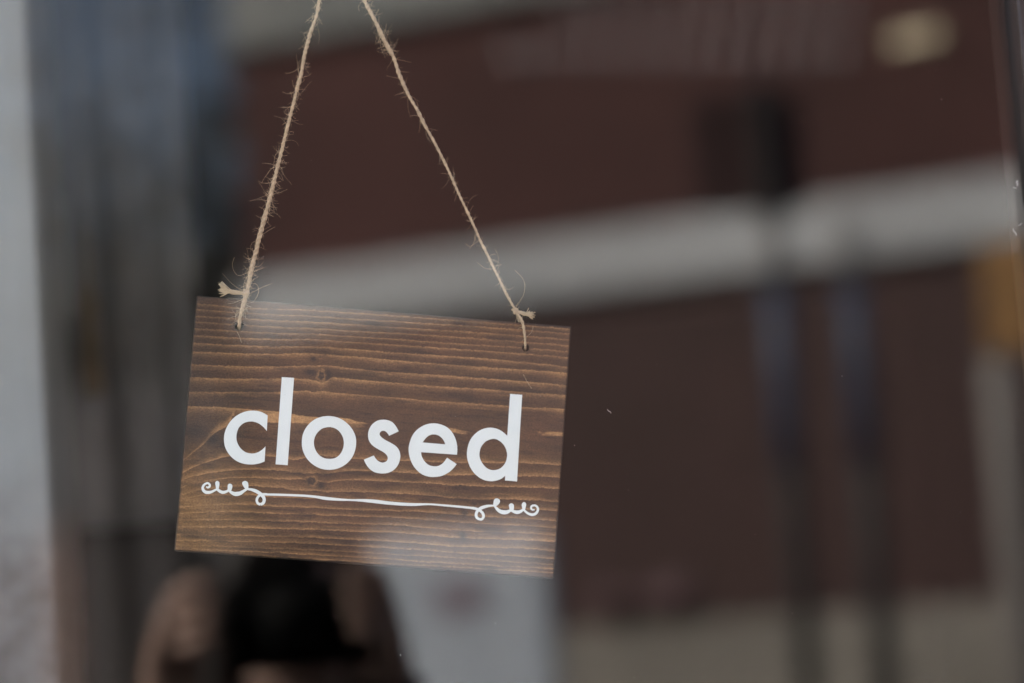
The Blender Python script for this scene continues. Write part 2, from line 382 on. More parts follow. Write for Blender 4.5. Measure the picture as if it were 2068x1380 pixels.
GRAIN = [
    ('T', 0.55, 0.75, [(-100.52,63.88),(-75.89,63.63),(-47.27,65.17),(-18.42,65.84),(0.13,66.11),(42.1,66.52),(71.45,66.61),(100.33,66.95)]),
    ('T', 0.55, 0.8, [(-101.09,60.74),(-75.66,61.02),(-47,61.97),(-18.16,62.64),(0.37,63.02),(42.3,63.88),(71.62,64.26),(99.93,64.25)]),
    ('T', 0.55, 0.8, [(-101.05,57.13),(-75.38,57.83),(-40.98,58.96),(-15.02,59.67),(0.63,59.81),(42.55,60.65),(71.85,61.03),(100.15,61.01)]),
    ('T', 0.55, 0.75, [(-101.06,54.1),(-69.35,54.54),(-34.93,55.67),(-14.74,56.18),(0.87,56.77),(42.79,57.43),(72.1,57.62),(100.36,57.95)]),
    ('T', 0.6, 0.75, [(-101.01,50.44),(-69.05,51.07),(-34.69,52.76),(-14.49,53.15),(1.13,53.51),(43.06,53.81),(72.32,54.57),(100.6,54.54)]),
    ('T', 0.65, 0.8, [(-101.12,46.65),(-68.74,47.6),(-34.44,49.86),(-14.24,50.07),(1.39,50.36),(43.28,50.88),(72.55,51.35),(100.82,51.31)]),
    ('T', 1.1, 0.9, [(-101.15,42.59),(-74.1,43.37),(-56.98,44.2),(-48.43,45.06),(-29.71,46.2),(-13.54,46.3),(4.33,46.13),(26.11,46.53),(55.27,46.99),(78.75,46.85),(101.18,46.02)]),
    ('T', 1.5, 0.95, [(-101.29,37.93),(-73.72,39.04),(-56.63,40.21),(-48.11,41.28),(-37.44,42.15),(-21.3,42.25),(-7.81,42.27),(4.65,42.06),(26.46,41.99),(55.62,42.31),(79.05,42.63),(101.41,42.8)]),
    ('T', 1.2, 0.9, [(-100.95,31.01),(-73.11,32.12),(-56.05,33.51),(-47.52,34.39),(-31.55,36.02),(-23.51,36.35),(-18.08,35.84),(5.18,35.41),(26.93,35.88),(56.07,36.18),(79.5,36.32),(101.87,36.06)]),
    ('T', 1.6, 0.95, [(-100.6,24.09),(-78.2,25.1),(-55.49,27.05),(-45.64,28.03),(-36.24,27.84),(-33.54,27.66),(-30.76,26.52),(-28.69,27.5),(-25.7,30.33),(-20.31,30.22),(5.62,29.86),(27.4,29.77),(56.5,30.36),(79.92,30.48),(102.25,30.62)]),
    ('T', 1.4, 0.85, [(-100.74,16.29),(-71.9,18.43),(-54.88,19.91),(-45.05,21.17),(-38.41,21.84),(-34.9,21.58),(-29.86,22.25),(-23.67,22.07),(6.25,22.02),(28.02,21.76),(57.1,22.21),(80.5,22.31),(102.74,23.37)]),
    ('T', 2.6, 1, [(-100.99,8.54),(-85.73,9.41),(-72.07,9.45),(-58.38,9.67),(-51.49,9.35),(-44.94,9),(-41.33,8.24),(-41.05,7.99),(-31.56,8.1),(-19.2,8.81),(-14.42,8.65),(-10.89,7.6),(-0.24,7.1),(10.36,7.4),(37.02,7.35),(63.79,7.56),(102.75,8.72)]),
    ('B', 1.3, 0.9, [(-101.05,-27.69),(-97.88,-25.48),(-93.1,-22.61),(-86.58,-19.75),(-80.04,-17.14),(-75.7,-16.01),(-64.86,-14.39),(-57,-14.44),(-52.26,-14.58),(-44.84,-15.39),(-40.62,-15.64),(-38.59,-14.75),(-30.38,-12.26),(-19.86,-11.98),(-11.2,-12.51),(-5.31,-12.19),(1.58,-12.2),(7.39,-12.02),(19.55,-11.35),(27.5,-11.01),(36.81,-10.83),(49.03,-10.03),(57.5,-8.98),(66.06,-8.86),(78.05,-7.67),(91.74,-7.43),(101.43,-7.23)]),
    ('B', 1.5, 0.9, [(-100.71,-31.51),(-95.88,-28.74),(-89.27,-26.87),(-79.29,-24.4),(-70.9,-23.07),(-62.44,-22.25),(-52.25,-21.65),(-45.39,-21.82),(-42.67,-22.35),(-35.83,-22.18),(-29.02,-21.66),(-26.24,-21.96),(-23.55,-21.24),(-18.83,-20.19),(-13.74,-19.29),(-8.62,-18.72),(-2.45,-18.26),(12.05,-18.02),(22.4,-17.58),(38.92,-17.51),(53.5,-16.22),(78.3,-14.87),(92.21,-14.09),(98.38,-13.75),(101.1,-14.21)]),
    ('B', 0.9, 0.9, [(-100.72,-35.1),(-95.51,-32.82),(-90.55,-31.42),(-83.93,-29.55),(-75.58,-27.89),(-65.44,-26.95),(-55.26,-26.35),(-46.72,-26.22),(-42.37,-25.94),(-38.98,-25.52),(-36.57,-25.68),(-32.12,-25.51),(-25.2,-26.2),(-23.15,-26.15),(-18.44,-24.82),(-11.63,-23.96),(-4.79,-23.45),(5.54,-23.18),(15.89,-22.92),(23.35,-22.54),(32.19,-22.31),(43.32,-22.8),(48.15,-22),(51.72,-22.17),(58.81,-21.86),(72.13,-21.08),(89.95,-20.18),(100.7,-20.04)]),
    ('B', 1.5, 0.8, [(-100.82,-39.49),(-95.12,-37.01),(-89.54,-35.05),(-78.53,-32.85),(-63.38,-31.02),(-54.85,-31.07),(-46.33,-30.77),(-41.87,-31.76),(-35.05,-31.42),(-28.23,-31.08),(-23.07,-31.21),(-17.96,-30.65),(-11.11,-30.31),(-4.27,-29.8),(6.05,-29.54),(16.38,-29.11),(23.85,-28.91),(32.7,-28.91),(41.6,-29.35),(51.36,-29.29),(58.45,-28.98),(63.75,-28.36),(77.05,-27.37),(88.21,-27.2),(100.73,-26.94)]),
    ('B', 1.2, 0.75, [(-101.11,-41.9),(-98.16,-40.82),(-91.56,-38.96),(-84.88,-37.78),(-64.65,-35.92),(-55.09,-36.07),(-47.59,-36.02),(-41.52,-35.86),(-34.69,-35.69),(-17.64,-34.48),(-10.8,-34.18),(9.81,-33.4),(16.72,-33.4),(24.22,-33.74),(37.49,-33.64),(53,-33.37),(68.52,-32.66),(81.87,-32.33),(101.07,-31.8)]),
    ('B', 1, 0.8, [(-101.1,-45.65),(-91.11,-43.89),(-77.7,-42.21),(-67.58,-41.28),(-59.1,-40.99),(-53.97,-41.13),(-47.16,-40.96),(-41.11,-40.63),(-24.06,-39.88),(-17.2,-39.89),(-6.92,-39.47),(3.37,-39.05),(17.11,-38.38),(24.55,-37.91),(37.83,-38.03),(51.12,-37.93),(64.44,-37.83),(77.78,-37.51),(101.45,-37.23)]),
    ('B', 0.7, 0.85, [(-100.79,-49.04),(-90.79,-47.45),(-77.36,-45.94),(-63.84,-45.11),(-50.24,-44.79),(-45.14,-44.59),(-40.79,-44.38),(-16.91,-43.3),(-6.65,-42.89),(10.51,-42.14),(19.13,-42.02),(24.86,-41.85),(46.99,-41.99),(64.74,-41.79),(82.5,-41.15),(101.27,-41.1)]),
    ('B', 1, 0.8, [(-100.83,-52.28),(-87.07,-51.1),(-73.61,-49.94),(-60.09,-49.11),(-46.5,-48.63),(-40.46,-48.3),(-23.4,-47.73),(-6.31,-46.99),(19.42,-45.79),(25.2,-46.23),(42.9,-46.48),(60.61,-46.07),(82.79,-45.11),(101.32,-45.09)]),
    ('B', 1.2, 0.9, [(-100.83,-55.85),(-83.37,-54.58),(-69.89,-53.59),(-52.94,-53.03),(-44.46,-52.58),(-40.11,-52.38),(-23.09,-51.48),(-5.98,-51.09),(11.15,-50.18),(19.75,-50),(25.49,-49.95),(43.2,-50.42),(60.88,-49.8),(83.06,-48.85),(101.33,-48.41)]),
    ('B', 0.9, 0.85, [(-100.78,-60.1),(-82.97,-58.98),(-62.75,-57.5),(-44.11,-56.66),(-39.77,-56.29),(-22.74,-55.74),(-5.63,-55.35),(20.14,-54.86),(25.86,-54.76),(43.57,-55.23),(61.23,-54.4),(83.37,-53.24),(101.47,-53.7)]),
    ('B', 0.7, 0.75, [(-100.85,-63),(-75.98,-61.36),(-52.32,-60.16),(-43.83,-59.82),(-39.5,-59.5),(-19.78,-59.06),(0.01,-58.62),(21.55,-58.45),(26.14,-58.25),(48.23,-58.41),(70.35,-57.71),(101.53,-57.67)]),
    ('B', 0.7, 0.55, [(-100.98,-65.21),(-62.2,-63.77),(-45.24,-63.23),(-39.19,-63.09),(-19.51,-62.33),(0.27,-61.9),(21.82,-61.84),(26.39,-61.52),(52.87,-61.16),(101.31,-61)]),
    ('B', 0.7, 0.75, [(-100.96,-67.25),(-62.01,-65.97),(-45.08,-65.1),(-38.98,-65.55),(-19.29,-64.95),(0.49,-64.53),(22.02,-64.47),(26.63,-64.57),(48.66,-64.1),(101.02,-63.23)]),
    ('B', 0.6, 0.8, [(-100.93,-70.01),(-38.81,-67.64),(-9.26,-67.09),(10.46,-67),(53.23,-66.05),(101.43,-65.27)]),
]
DIAGONAL = [(-76.5,5.47),(-77.27,2.64),(-79.68,-1),(-82.94,-2.64),(-85.16,-4.54),(-87.62,-7.49),(-90.69,-11.17),(-93.2,-13.43),(-96.94,-17.16),(-100.06,-20.14),(-101.08,-21.94)]

# ------------------------------------------------------------------ the sign
MM = 0.001
BOARD_W, BOARD_H, BOARD_T = 202.2, 136.4, 11.0
SIGN_Y = 0.0120
TILT = math.radians(8.2)
sign = tag(empty('hanging_sign', (0.0497, SIGN_Y, EYE + 0.0942), TILT),
           'brown stained wooden board with white lettering hanging askew on jute twine behind the glass', 'sign')
HOLES = [(-77.2, 53.6, 2.6), (77.1, 54.5, 2.0)]

def vnoise(u, v, cu, cv, seed):
    """smooth random field, one value per CU x CV millimetres"""
    g = np.random.default_rng(seed).random((64, 96))
    x = (u + 140.0) / cu; y = (v + 100.0) / cv
    xi = np.floor(x).astype(int); yi = np.floor(y).astype(int)
    fx = x - xi; fy = y - yi
    fx = fx * fx * (3 - 2 * fx); fy = fy * fy * (3 - 2 * fy)
    X0, X1, Y0, Y1 = xi % 96, (xi + 1) % 96, yi % 64, (yi + 1) % 64
    return (g[Y0, X0] * (1 - fx) + g[Y0, X1] * fx) * (1 - fy) + (g[Y1, X0] * (1 - fx) + g[Y1, X1] * fx) * fy

def sstep(x, a, b):
    t = np.clip((x - a) / (b - a), 0, 1)
    return t * t * (3 - 2 * t)

def grain_fields(U, V):
    jit = (vnoise(U, V * 0 + 3, 3.0, 5, 11) - 0.5) * 0.35 + (vnoise(U, V, 1.0, 0.8, 12) - 0.5) * 0.30 \
        + (vnoise(U, V, 0.5, 0.5, 15) - 0.5) * 0.22
    early = np.zeros_like(U)
    for k, (typ, w, st, pts) in enumerate(GRAIN):
        pu = np.array([p[0] for p in pts]); pv = np.array([p[1] for p in pts])
        keep = np.concatenate([[True], np.diff(pu) > 0.8]); pu, pv = pu[keep], pv[keep]
        cu = np.linspace(-104, 104, 833)
        cvv = np.interp(cu, pu, pv)
        ker = np.hanning(13); ker /= ker.sum()
        cvv = np.convolve(np.pad(cvv, 6, mode='edge'), ker, 'valid')
        line = np.interp(U, cu, cvv) + jit
        d = (line - V) if typ == 'T' else (V - line)          # > 0 on the light side
        wv = w * (0.48 + 0.8 * vnoise(U, V * 0 + k, 16, 5, 100 + k))
        e = np.where(d > 0, np.exp(-np.clip(d, 0, 60) / wv), 0) * sstep(d, -0.16, 0.12)
        e = np.where(d <= 0, sstep(d, -0.16, 0.12), e)
        a = st * (0.75 + 0.5 * vnoise(U, V * 0 + k, 9, 5, 200 + k))
        if k == 11:                                           # the broad tan tongue dies out behind the letters
            a = a * (1 - sstep(U + (vnoise(U, V, 4, 1.0, 31) - .5) * 8, -10, -5))
            top = line
            bot = np.interp(U, [-104, -78, -70, -58, -37, -15, -5], [6.6, 5.5, 3.2, 3.3, 4.4, 6.1, 6.6]) + jit
            fill = sstep(top - V, -.1, .2) * sstep(V - bot, -.15, .2) * sstep(U, -76, -66) \
                * (1 - sstep(U + (vnoise(U, V, 5, 0.9, 32) - .5) * 12, -9, -5))
            early = np.maximum(early, fill * (0.88 + 0.2 * vnoise(U, V, 8, 1.2, 33)))
        early = np.maximum(early, np.clip(a, 0, 1) * e)
        # a second, fainter ring inside the wide ones
        if w > 1.1 and k != 11:
            d2 = d - (1.9 + 0.8 * vnoise(U, V * 0 + k, 20, 5, 300 + k))
            early = np.maximum(early, 0.28 * np.exp(-(d2 / 0.55) ** 2) * vnoise(U, V * 0 + k, 7, 5, 400 + k))
    # ragged tan streaks left of and beside the d
    for (u0, u1, vc, th, sd) in ((38, 53, 7.2, 1.3, 41), (87, 103, 9.0, 1.3, 42)):
        rag = (vnoise(U, V, 2.5, 0.6, sd) - .5) * 9
        if sd == 41: along = sstep(U, u0 - 1, u0) * (1 - sstep(U + rag, u1 - 7, u1))
        else: along = sstep(U + rag, u0, u0 + 8)
        slope = -0.12 * (U - u0) if sd == 41 else 0.03 * (U - u0)
        early = np.maximum(early, 0.85 * along * (1 - sstep(np.abs(V - vc - slope), th * .6, th)))
    # the diagonal flame below the tongue
    du = np.array([p[0] for p in DIAGONAL])[::-1]; dv = np.array([p[1] for p in DIAGONAL])[::-1]
    line = np.interp(U, du, dv) + jit
    d = V - line
    wd = np.interp(U, [-101, -93, -88, -80, -76], [0.9, 1.1, 2.6, 3.4, 3.0])
    e = np.where(d > 0, np.exp(-(np.clip(d, 0, 50) / wd) ** 2), sstep(d, -0.25, 0.1)) * (U < -75.5)
    early = np.maximum(early, 0.9 * e * np.interp(U, [-101, -92, -86], [0.45, 0.7, 1.0]))
    # the left end lies flatter: the fan of rings below the flame is broad and soft
    soft = np.exp(-((U + 100) / 26) ** 2) * np.exp(-((V + 48) / 30) ** 2)
    early = np.maximum(early, soft * 0.52 * vnoise(U, V, 12, 2.2, 51))
    dark = np.zeros_like(U)
    def blob(cu_, cv_, ru, rv, s, ang=0.0):
        x, y = U - cu_, V - cv_
        c, sn = math.cos(ang), math.sin(ang)
        x, y = x * c + y * sn, -x * sn + y * c
        return s * np.exp(-((x / ru) ** 2 + (y / rv) ** 2))
    for p in ((-96, -4.5, 9, 5.5, .9), (-86, -8, 5, 4.0, .95, .4), (-79, -10, 6, 3.0, .8), (-97, -9, 6, 3, .6),
              (-37.2, 32.0, 3.6, 2.0, .95), (-27.6, 31.6, 2.1, 3.2, 1.0, .3), (-25, 27.2, 6, 1.2, .3),
              (-36.3, 39.3, 2.1, 1.5, 1.0), (-40, -22.6, 6, 1.5, .75), (-24, -21.8, 7, 1.7, .8), (-26.8, -28.2, 2.5, 2.7, 1.0, .3),
              (-29.5, -31.5, 2.0, .8, .6), (47.3, -22.6, 1.0, .9, 1.0), (45, -23.8, 3.4, 1.2, .8), (50, -23.6, 3.4, 1.2, .8),
              (55.5, -31.5, 2.2, 2.0, .9), (60, -30.5, 6, 1.5, .75), (50.5, -37.0, 2.0, 2.6, .85, .6), (43, -38.5, 5, 1.0, .4),
              (54, -43.0, 3, 1.2, .5), (50.9, -49.3, 2.2, 2.5, .85, .6), (46, -52, 5, 1.2, .35), (46.8, -58.1, 1.3, 1.5, .5),
              (-36, -49.6, 2.0, .7, .75), (-31.3, 30.2, 1.5, 2.3, .72), (-33.4, -26.4, 3.0, 2.0, .95), (-39, -46, 2, .9, .4), (-50, -50, 20, 1.6, .35), (-40, -56, 22, 1.4, .4),
              (-30, -60.5, 16, 1.2, .4), (-62, -46.5, 12, 1.2, .35), (40, 24.5, 30, .6, .4), (85, 19.8, 14, .7, .35),
              (-77.2, 53.6, 4.2, 2.2, .9), (77.1, 54.5, 3.2, 1.8, .6)):
        dark = np.maximum(dark, blob(*p))
    # knots: rings round a core
    for (cu_, cv_, ru, rv) in ((-31.4, 30.4, 2.2, 3.0), (-32.2, -26.0, 3.4, 2.6)):
        rr = np.sqrt(((U - cu_) / ru) ** 2 + ((V - cv_) / rv) ** 2) + (vnoise(U, V, .8, .8, 61) - .5) * .5
        rings = 0.5 + 0.5 * np.cos(rr * 7.0)
        inside = 1 - sstep(rr, .85, 1.15)
        early = early * (1 - inside) + inside * (0.12 + 0.55 * rings * sstep(rr, .2, .9))
        dark = np.maximum(dark, inside * (1 - .75 * rings) * 0.95)
        early = np.maximum(early, 0.7 * np.exp(-((rr - 1.12) / .13) ** 2) * vnoise(U, V, 2.0, 2.0, 62))
    for (cu_, cv_, r) in ((-33.2, -27.0, 1.9), (-30.3, -26.0, 1.1), (-34.9, -26.3, .8), (-31.4, 29.0, 1.2)):
        dark = np.maximum(dark, blob(cu_, cv_, r, r * 1.1, .95))
    blotch = sstep(0.6 * vnoise(U, V, 26, 4.0, 71) + 0.4 * vnoise(U, V, 9, 1.6, 72), .54, .90)
    dark = np.maximum(dark, blotch * .62)
    streak = sstep(vnoise(U, V, 13, .9, 75), .62, .95) * sstep(vnoise(U, V, 30, 10, 76), .35, .75)
    dark = np.maximum(dark, streak * .55 * (1 - early))
    dark = np.maximum(dark, .42 * sstep(-U, 62, 101) * sstep(V, -14, 4))
    # stain gathers along the edges
    edge = np.minimum(BOARD_W / 2 - np.abs(U), BOARD_H / 2 - np.abs(V))
    dark = np.maximum(dark, .95 * (1 - sstep(edge + (vnoise(U, V, 4, 4, 73) - .5) * .7, 0.35, 1.1)))
    warm = np.clip(.95 * np.exp(-((U + 100) / 45) ** 2) * np.exp(-((V + 58) / 34) ** 2) + .25 * vnoise(U, V, 40, 14, 74), 0, 1)
    return np.clip(early, 0, 1), np.clip(dark, 0, 1), warm

def make_board():
    step, ch = 0.35, 0.9
    uu = np.linspace(-BOARD_W / 2 + ch, BOARD_W / 2 - ch, int(BOARD_W / step))
    vv = np.linspace(-BOARD_H / 2 + ch, BOARD_H / 2 - ch, int(BOARD_H / step))
    hw, hh = BOARD_W / 2, BOARD_H / 2
    uu = np.concatenate([[-hw, -hw, -hw + .28], uu, [hw - .28, hw, hw]])
    vv = np.concatenate([[-hh, -hh, -hh + .28], vv, [hh - .28, hh, hh]])
    dep_u = np.zeros(len(uu)); dep_v = np.zeros(len(vv))
    for dp in (dep_u, dep_v):
        dp[0] = dp[-1] = BOARD_T; dp[1] = dp[-2] = ch; dp[2] = dp[-3] = .28
    U, V = np.meshgrid(uu, vv)
    Y = np.maximum(dep_u[None, :], dep_v[:, None])
    # a board that has been about: edges dented a little, face not dead flat
    wob = (vnoise(U, V, 6, 6, 81) - .5) * .22 + (vnoise(U, V, 1.5, 1.5, 82) - .5) * .16
    rim = np.minimum(hw - np.abs(U), hh - np.abs(V)) < .7
    Y = Y + np.where(rim, wob, 0)
    early, dark, warm = grain_fields(U, V)
    nu, nv = len(uu), len(vv)
    co = np.stack([U, Y, V], -1).reshape(-1, 3) * MM
    idx = np.arange(nu * nv).reshape(nv, nu)
    quads = np.stack([idx[:-1, :-1], idx[:-1, 1:], idx[1:, 1:], idx[1:, :-1]], -1).reshape(-1, 4)
    cu_, cv_ = U.reshape(-1)[quads].mean(1), V.reshape(-1)[quads].mean(1)
    keep = np.ones(len(quads), bool)
    for hx, hy, r in HOLES:
        keep &= ((cu_ - hx) ** 2 + (cv_ - hy) ** 2) > r * r
    quads = quads[keep]
    back = np.array([[idx[0, 0], idx[-1, 0], idx[-1, -1], idx[0, -1]]])
    quads = np.concatenate([quads, back])
    me = bpy.data.meshes.new('board')
    me.vertices.add(len(co)); me.vertices.foreach_set('co', co.ravel().astype(np.float32))
    me.loops.add(quads.size); me.loops.foreach_set('vertex_index', quads.ravel().astype(np.int32))
    me.polygons.add(len(quads))
    me.polygons.foreach_set('loop_start', np.arange(0, quads.size, 4, dtype=np.int32))
    me.update(calc_edges=True)
    me.validate()
    for nm, arr in (('early', early), ('dark', dark), ('warm', warm)):
        at = me.attributes.new(nm, 'FLOAT', 'POINT')
        at.data.foreach_set('value', arr.ravel().astype(np.float32))
    me.materials.append(MAT_WOOD)
    return link(bpy.data.objects.new('board', me), sign)

board = make_board()
for hx, hy, r in HOLES:
    n = 24
    vs = [((hx + r * 1.06 * math.cos(2 * math.pi * k / n)) * MM, y * MM, (hy + r * 1.06 * math.sin(2 * math.pi * k / n)) * MM)
          for y in (0.06, BOARD_T - .1) for k in range(n)]
    fs = [(k, (k + 1) % n, n + (k + 1) % n, n + k) for k in range(n)]
    fs.append(tuple(range(n, 2 * n)))
    mesh_obj('hole', vs, fs, MAT_HOLE, board)

def solid(loops, y_front, y_back):
    """flat cut-out of vinyl: outer loop and holes, with a real edge"""
    tris = tessellate_polygon(loops)
    flat = [p for lp in loops for p in lp]
    n = len(flat)
    vs = [(p.x * MM, y_front * MM, p.y * MM) for p in flat] + [(p.x * MM, y_back * MM, p.y * MM) for p in flat]
    fs = []
    for t in tris:
        a, b, c = (flat[i] for i in t)
        area = (b.x - a.x) * (c.y - a.y) - (b.y - a.y) * (c.x - a.x)
        if abs(area) < 1e-9: continue
        fs.append(tuple(t) if area > 0 else (t[0], t[2], t[1]))
    o = 0
    for lp in loops:
        m = len(lp)
        for k in range(m):
            a, b = o + k, o + (k + 1) % m
            fs.append((a, b, n + b, n + a))
        o += m
    return vs, fs

for ch, loops in LETTERS:
    vs, fs = solid([outline(lp) for lp in loops], -0.16, 0.05)
    lo = mesh_obj('letter', vs, fs, MAT_VINYL, sign)
    lo['label'] = 'white letter ' + ch

fg = Geo()
SPLIT = []
for k, st in enumerate(STROKES):          # a stroke that crosses itself is cut in two, one laid over the other
    cut = {3: 8, 5: 7}.get(k)
    SPLIT += [st[:cut + 1], st[cut:]] if cut else [st]
for k, st in enumerate(SPLIT):
    pts = catmull([(p[0], p[1], p[2]) for p in st], 5)
    L, Rr = [], []
    for i, p in enumerate(pts):
        a, b = pts[max(i - 1, 0)], pts[min(i + 1, len(pts) - 1)]
        t = Vector((b.x - a.x, b.y - a.y, 0)).normalized()
        nrm = Vector((-t.y, t.x, 0))
        c = Vector((p.x, p.y, 0))
        L.append(c + nrm * p.z / 2); Rr.append(c - nrm * p.z / 2)
    yf = -0.12 - 0.011 * (k % 4)
    vs = [(q.x * MM, y * MM, q.y * MM) for y in (yf, .04) for q in L + Rr]
    m = len(L); T = 2 * m
    fs = []
    for i in range(m - 1):
        fs.append((i, m + i, m + i + 1, i + 1))
        fs.append((i, i + 1, T + i + 1, T + i)); fs.append((m + i + 1, m + i, T + m + i, T + m + i + 1))
    fs.append((0, T, T + m, m)); fs.append((m - 1, 2 * m - 1, T + 2 * m - 1, T + m - 1))
    fg.add((vs, fs))
for k, dr in enumerate(DROPS):
    fg.add(solid([catmull([(p[0], p[1], 0) for p in dr], 5, True)], -0.19 - 0.008 * (k % 2), .04))
    # round blob at each spiral tip
for (cx, cy) in (STROKES[0][0][:2], STROKES[-1][-1][:2]):
    r = 0.42
    fg.add(solid([[Vector((cx + r * math.cos(a), cy + r * math.sin(a), 0)) for a in np.linspace(0, 2 * math.pi, 16)[:-1]]], -.175, .04))
fl = fg.obj('flourish', MAT_VINYL, sign, smooth=False)
fl['label'] = 'thin white scrollwork line under the word'

# ------------------------------------------------------------------ jute twine
def twine(path, radii, plies=3, pitch_mm=5.0, name='twine', parent=None):
    P = catmull([Vector(p) for p in path], 10)
    s = [0.0]
    for a, b in zip(P, P[1:]): s.append(s[-1] + (b - a).length)
    L = s[-1]
    n = int(L / 0.45)
    sx = np.array(s); px = np.array([tuple(p) for p in P])
    q = np.linspace(0, L, n)
    C = np.stack([np.interp(q, sx, px[:, i]) for i in range(3)], -1)
    rs = np.interp(q, np.linspace(0, L, len(radii)), radii)
    rs = .80 * rs * (0.80 + 0.42 * vnoise(q * 1.0 - 100, q * 0 + 5, 5.0, 4, 91)) * (0.94 + 0.12 * vnoise(q - 100, q * 0 + 9, 1.3, 4, 92))
    C[:, 0] += (vnoise(q - 100, q * 0, 11, 4, 93) - .5) * .9
    g = Geo()
    T = np.gradient(C, axis=0); T /= np.linalg.norm(T, axis=1)[:, None]
    N = np.cross(T, [0, 1, 0]); N /= np.linalg.norm(N, axis=1)[:, None]
    Bn = np.cross(T, N)
    ph = np.cumsum(2 * math.pi * 0.45 / pitch_mm * (0.8 + 0.5 * vnoise(q - 100, q * 0, 14, 4, 94)))
    for k in range(plies):
        a = ph + 2 * math.pi * k / plies
        Q = C + (N * np.cos(a)[:, None] + Bn * np.sin(a)[:, None]) * (rs * .34)[:, None]
        g.add(tube_geo([Vector(x) * MM for x in Q], list(rs * .74 * MM), 8))
    return g, C, rs, N, Bn, T

LEFT = [(-77.4, 5.0, 52.6), (-77.3, .4, 54.2), (-76.9, -1.7, 58.7), (-75.1, -1.9, 69.6), (-72.6, -1.6, 88.7), (-70.3, -1.5, 105.2),
        (-66.3, -1.5, 123.2), (-63.9, -1.5, 141.2), (-61, -1.5, 160.7), (-57.4, -1.5, 181.8), (-54.4, -1.5, 202.9),
        (-50.4, -1.5, 225.6), (-48.6, -1.5, 237), (-46.2, -1.5, 254.1), (-43.4, -1.5, 270.4)]
RIGHT = [(77.0, 5.0, 53.4), (76.9, .4, 54.9), (76.1, -1.5, 60.7), (74.2, -1.6, 68.1), (69.7, -1.7, 74.3), (60.5, -1.5, 89.3),
         (52.8, -1.5, 102.4), (43.3, -1.5, 120.7), (35.5, -1.5, 133.8), (27.6, -1.5, 148.3), (19.2, -1.5, 162.7), (10.6, -1.5, 175.8),
         (1.2, -1.5, 191.6), (-8.4, -1.5, 210.2), (-17.9, -1.5, 226.1), (-25.7, -1.5, 239.3), (-34.4, -1.5, 255.3), (-42.6, -1.5, 270.4)]
BACK_L = [(-77.4, 9, 52.8), (-77.3, 12.4, 55.5), (-76.2, 12.6, 66), (-75.4, 9.0, 71.2), (-75.0, 1.0, 72.0)]
BACK_R = [(77.0, 9, 53.6), (76.8, 12.2, 56), (75.0, 12.2, 67), (72.0, 8.0, 73.0), (70.2, 1.0, 74.0)]
fib = Geo()

def fuzz(C, rs, N, Bn, T, count, lo, hi, seed, zmin=None):
    """loose hairs standing off the twine, some long and curling"""
    r = random.Random(seed)
    n = len(C)
    # hairs come in tufts
    tufts = [r.random() for _ in range(max(3, count // 9))]
    for _ in range(count):
        f = (r.choice(tufts) + r.gauss(0, .012)) if r.random() < .6 else r.random()
        i = min(n - 2, max(2, int(f * n)))
        if zmin is not None and C[i][2] < zmin: continue
        L = r.uniform(lo, hi) * (1 if r.random() < .82 else r.uniform(1.6, 3.0))
        a = r.uniform(0, 2 * math.pi)
        side = N[i] * math.cos(a) + Bn[i] * math.sin(a) * .55
        d = side * r.uniform(.5, 1.0) + T[i] * r.uniform(-1.2, 1.2)
        d /= np.linalg.norm(d)
        p = C[i] + side * rs[i] * .75
        curl = np.array([r.gauss(0, 1), r.gauss(0, .35), r.gauss(0, 1)]) * r.uniform(.08, .5)
        pts = []
        m = 9
        for k in range(m):
            pts.append(Vector(p) * MM)
            p = p + d * L / m
            p[1] = max(-4.2, min(p[1], -.25 if p[2] < 69 else 4))
            d = d + curl * .55 + np.array([r.gauss(0, .10), 0, r.gauss(0, .10)])
            d /= np.linalg.norm(d)
        w = r.uniform(.045, .085) * MM
        fib.add(tube_geo(pts, [w * (1 - .5 * k / m) for k in range(m)], 3, cap=False))

tw = Geo()
for path, rad, seed in ((LEFT, [1.25, 1.35, 1.55, 1.5, 1.35, 1.2, 1.15, 1.3, 1.05, .95, .95], 1),
                        (RIGHT, [.85, .95, .9, .85, .95, 1.0, 1.1, 1.25, 1.35, 1.4, 1.2], 2)):
    g, C, rs, N, Bn, T = twine(path, rad, plies=2, pitch_mm=7.0)
    tw.add((g.v, g.f))
    fuzz(C, rs, N, Bn, T, 420 if seed == 1 else 210 if seed == 1 else 200, 1.2, 6.5, seed * 10, 56)
    if seed == 1:
        sel = [i for i in range(len(C)) if 58 < C[i][2] < 98]
        fuzz(C[sel], rs[sel], N[sel], Bn[sel], T[sel], 75, 2.0, 8.0, 77)
        sel = [i for i in range(len(C)) if 120 < C[i][2] < 150]
        fuzz(C[sel], rs[sel], N[sel], Bn[sel], T[sel], 60, 2.0, 7.0, 78)
    else:
        sel = [i for i in range(len(C)) if 205 < C[i][2] < 245]
        fuzz(C[sel], rs[sel], N[sel], Bn[sel], T[sel], 90, 2.0, 7.5, 79)
for path in (BACK_L, BACK_R):
    g, *_ = twine(path, [1.05, 1.05], plies=2, pitch_mm=7.0)
    tw.add((g.v, g.f))
tw_o = tw.obj('twine', MAT_JUTE, sign)
tw_o['label'] = 'frayed tan jute twine'

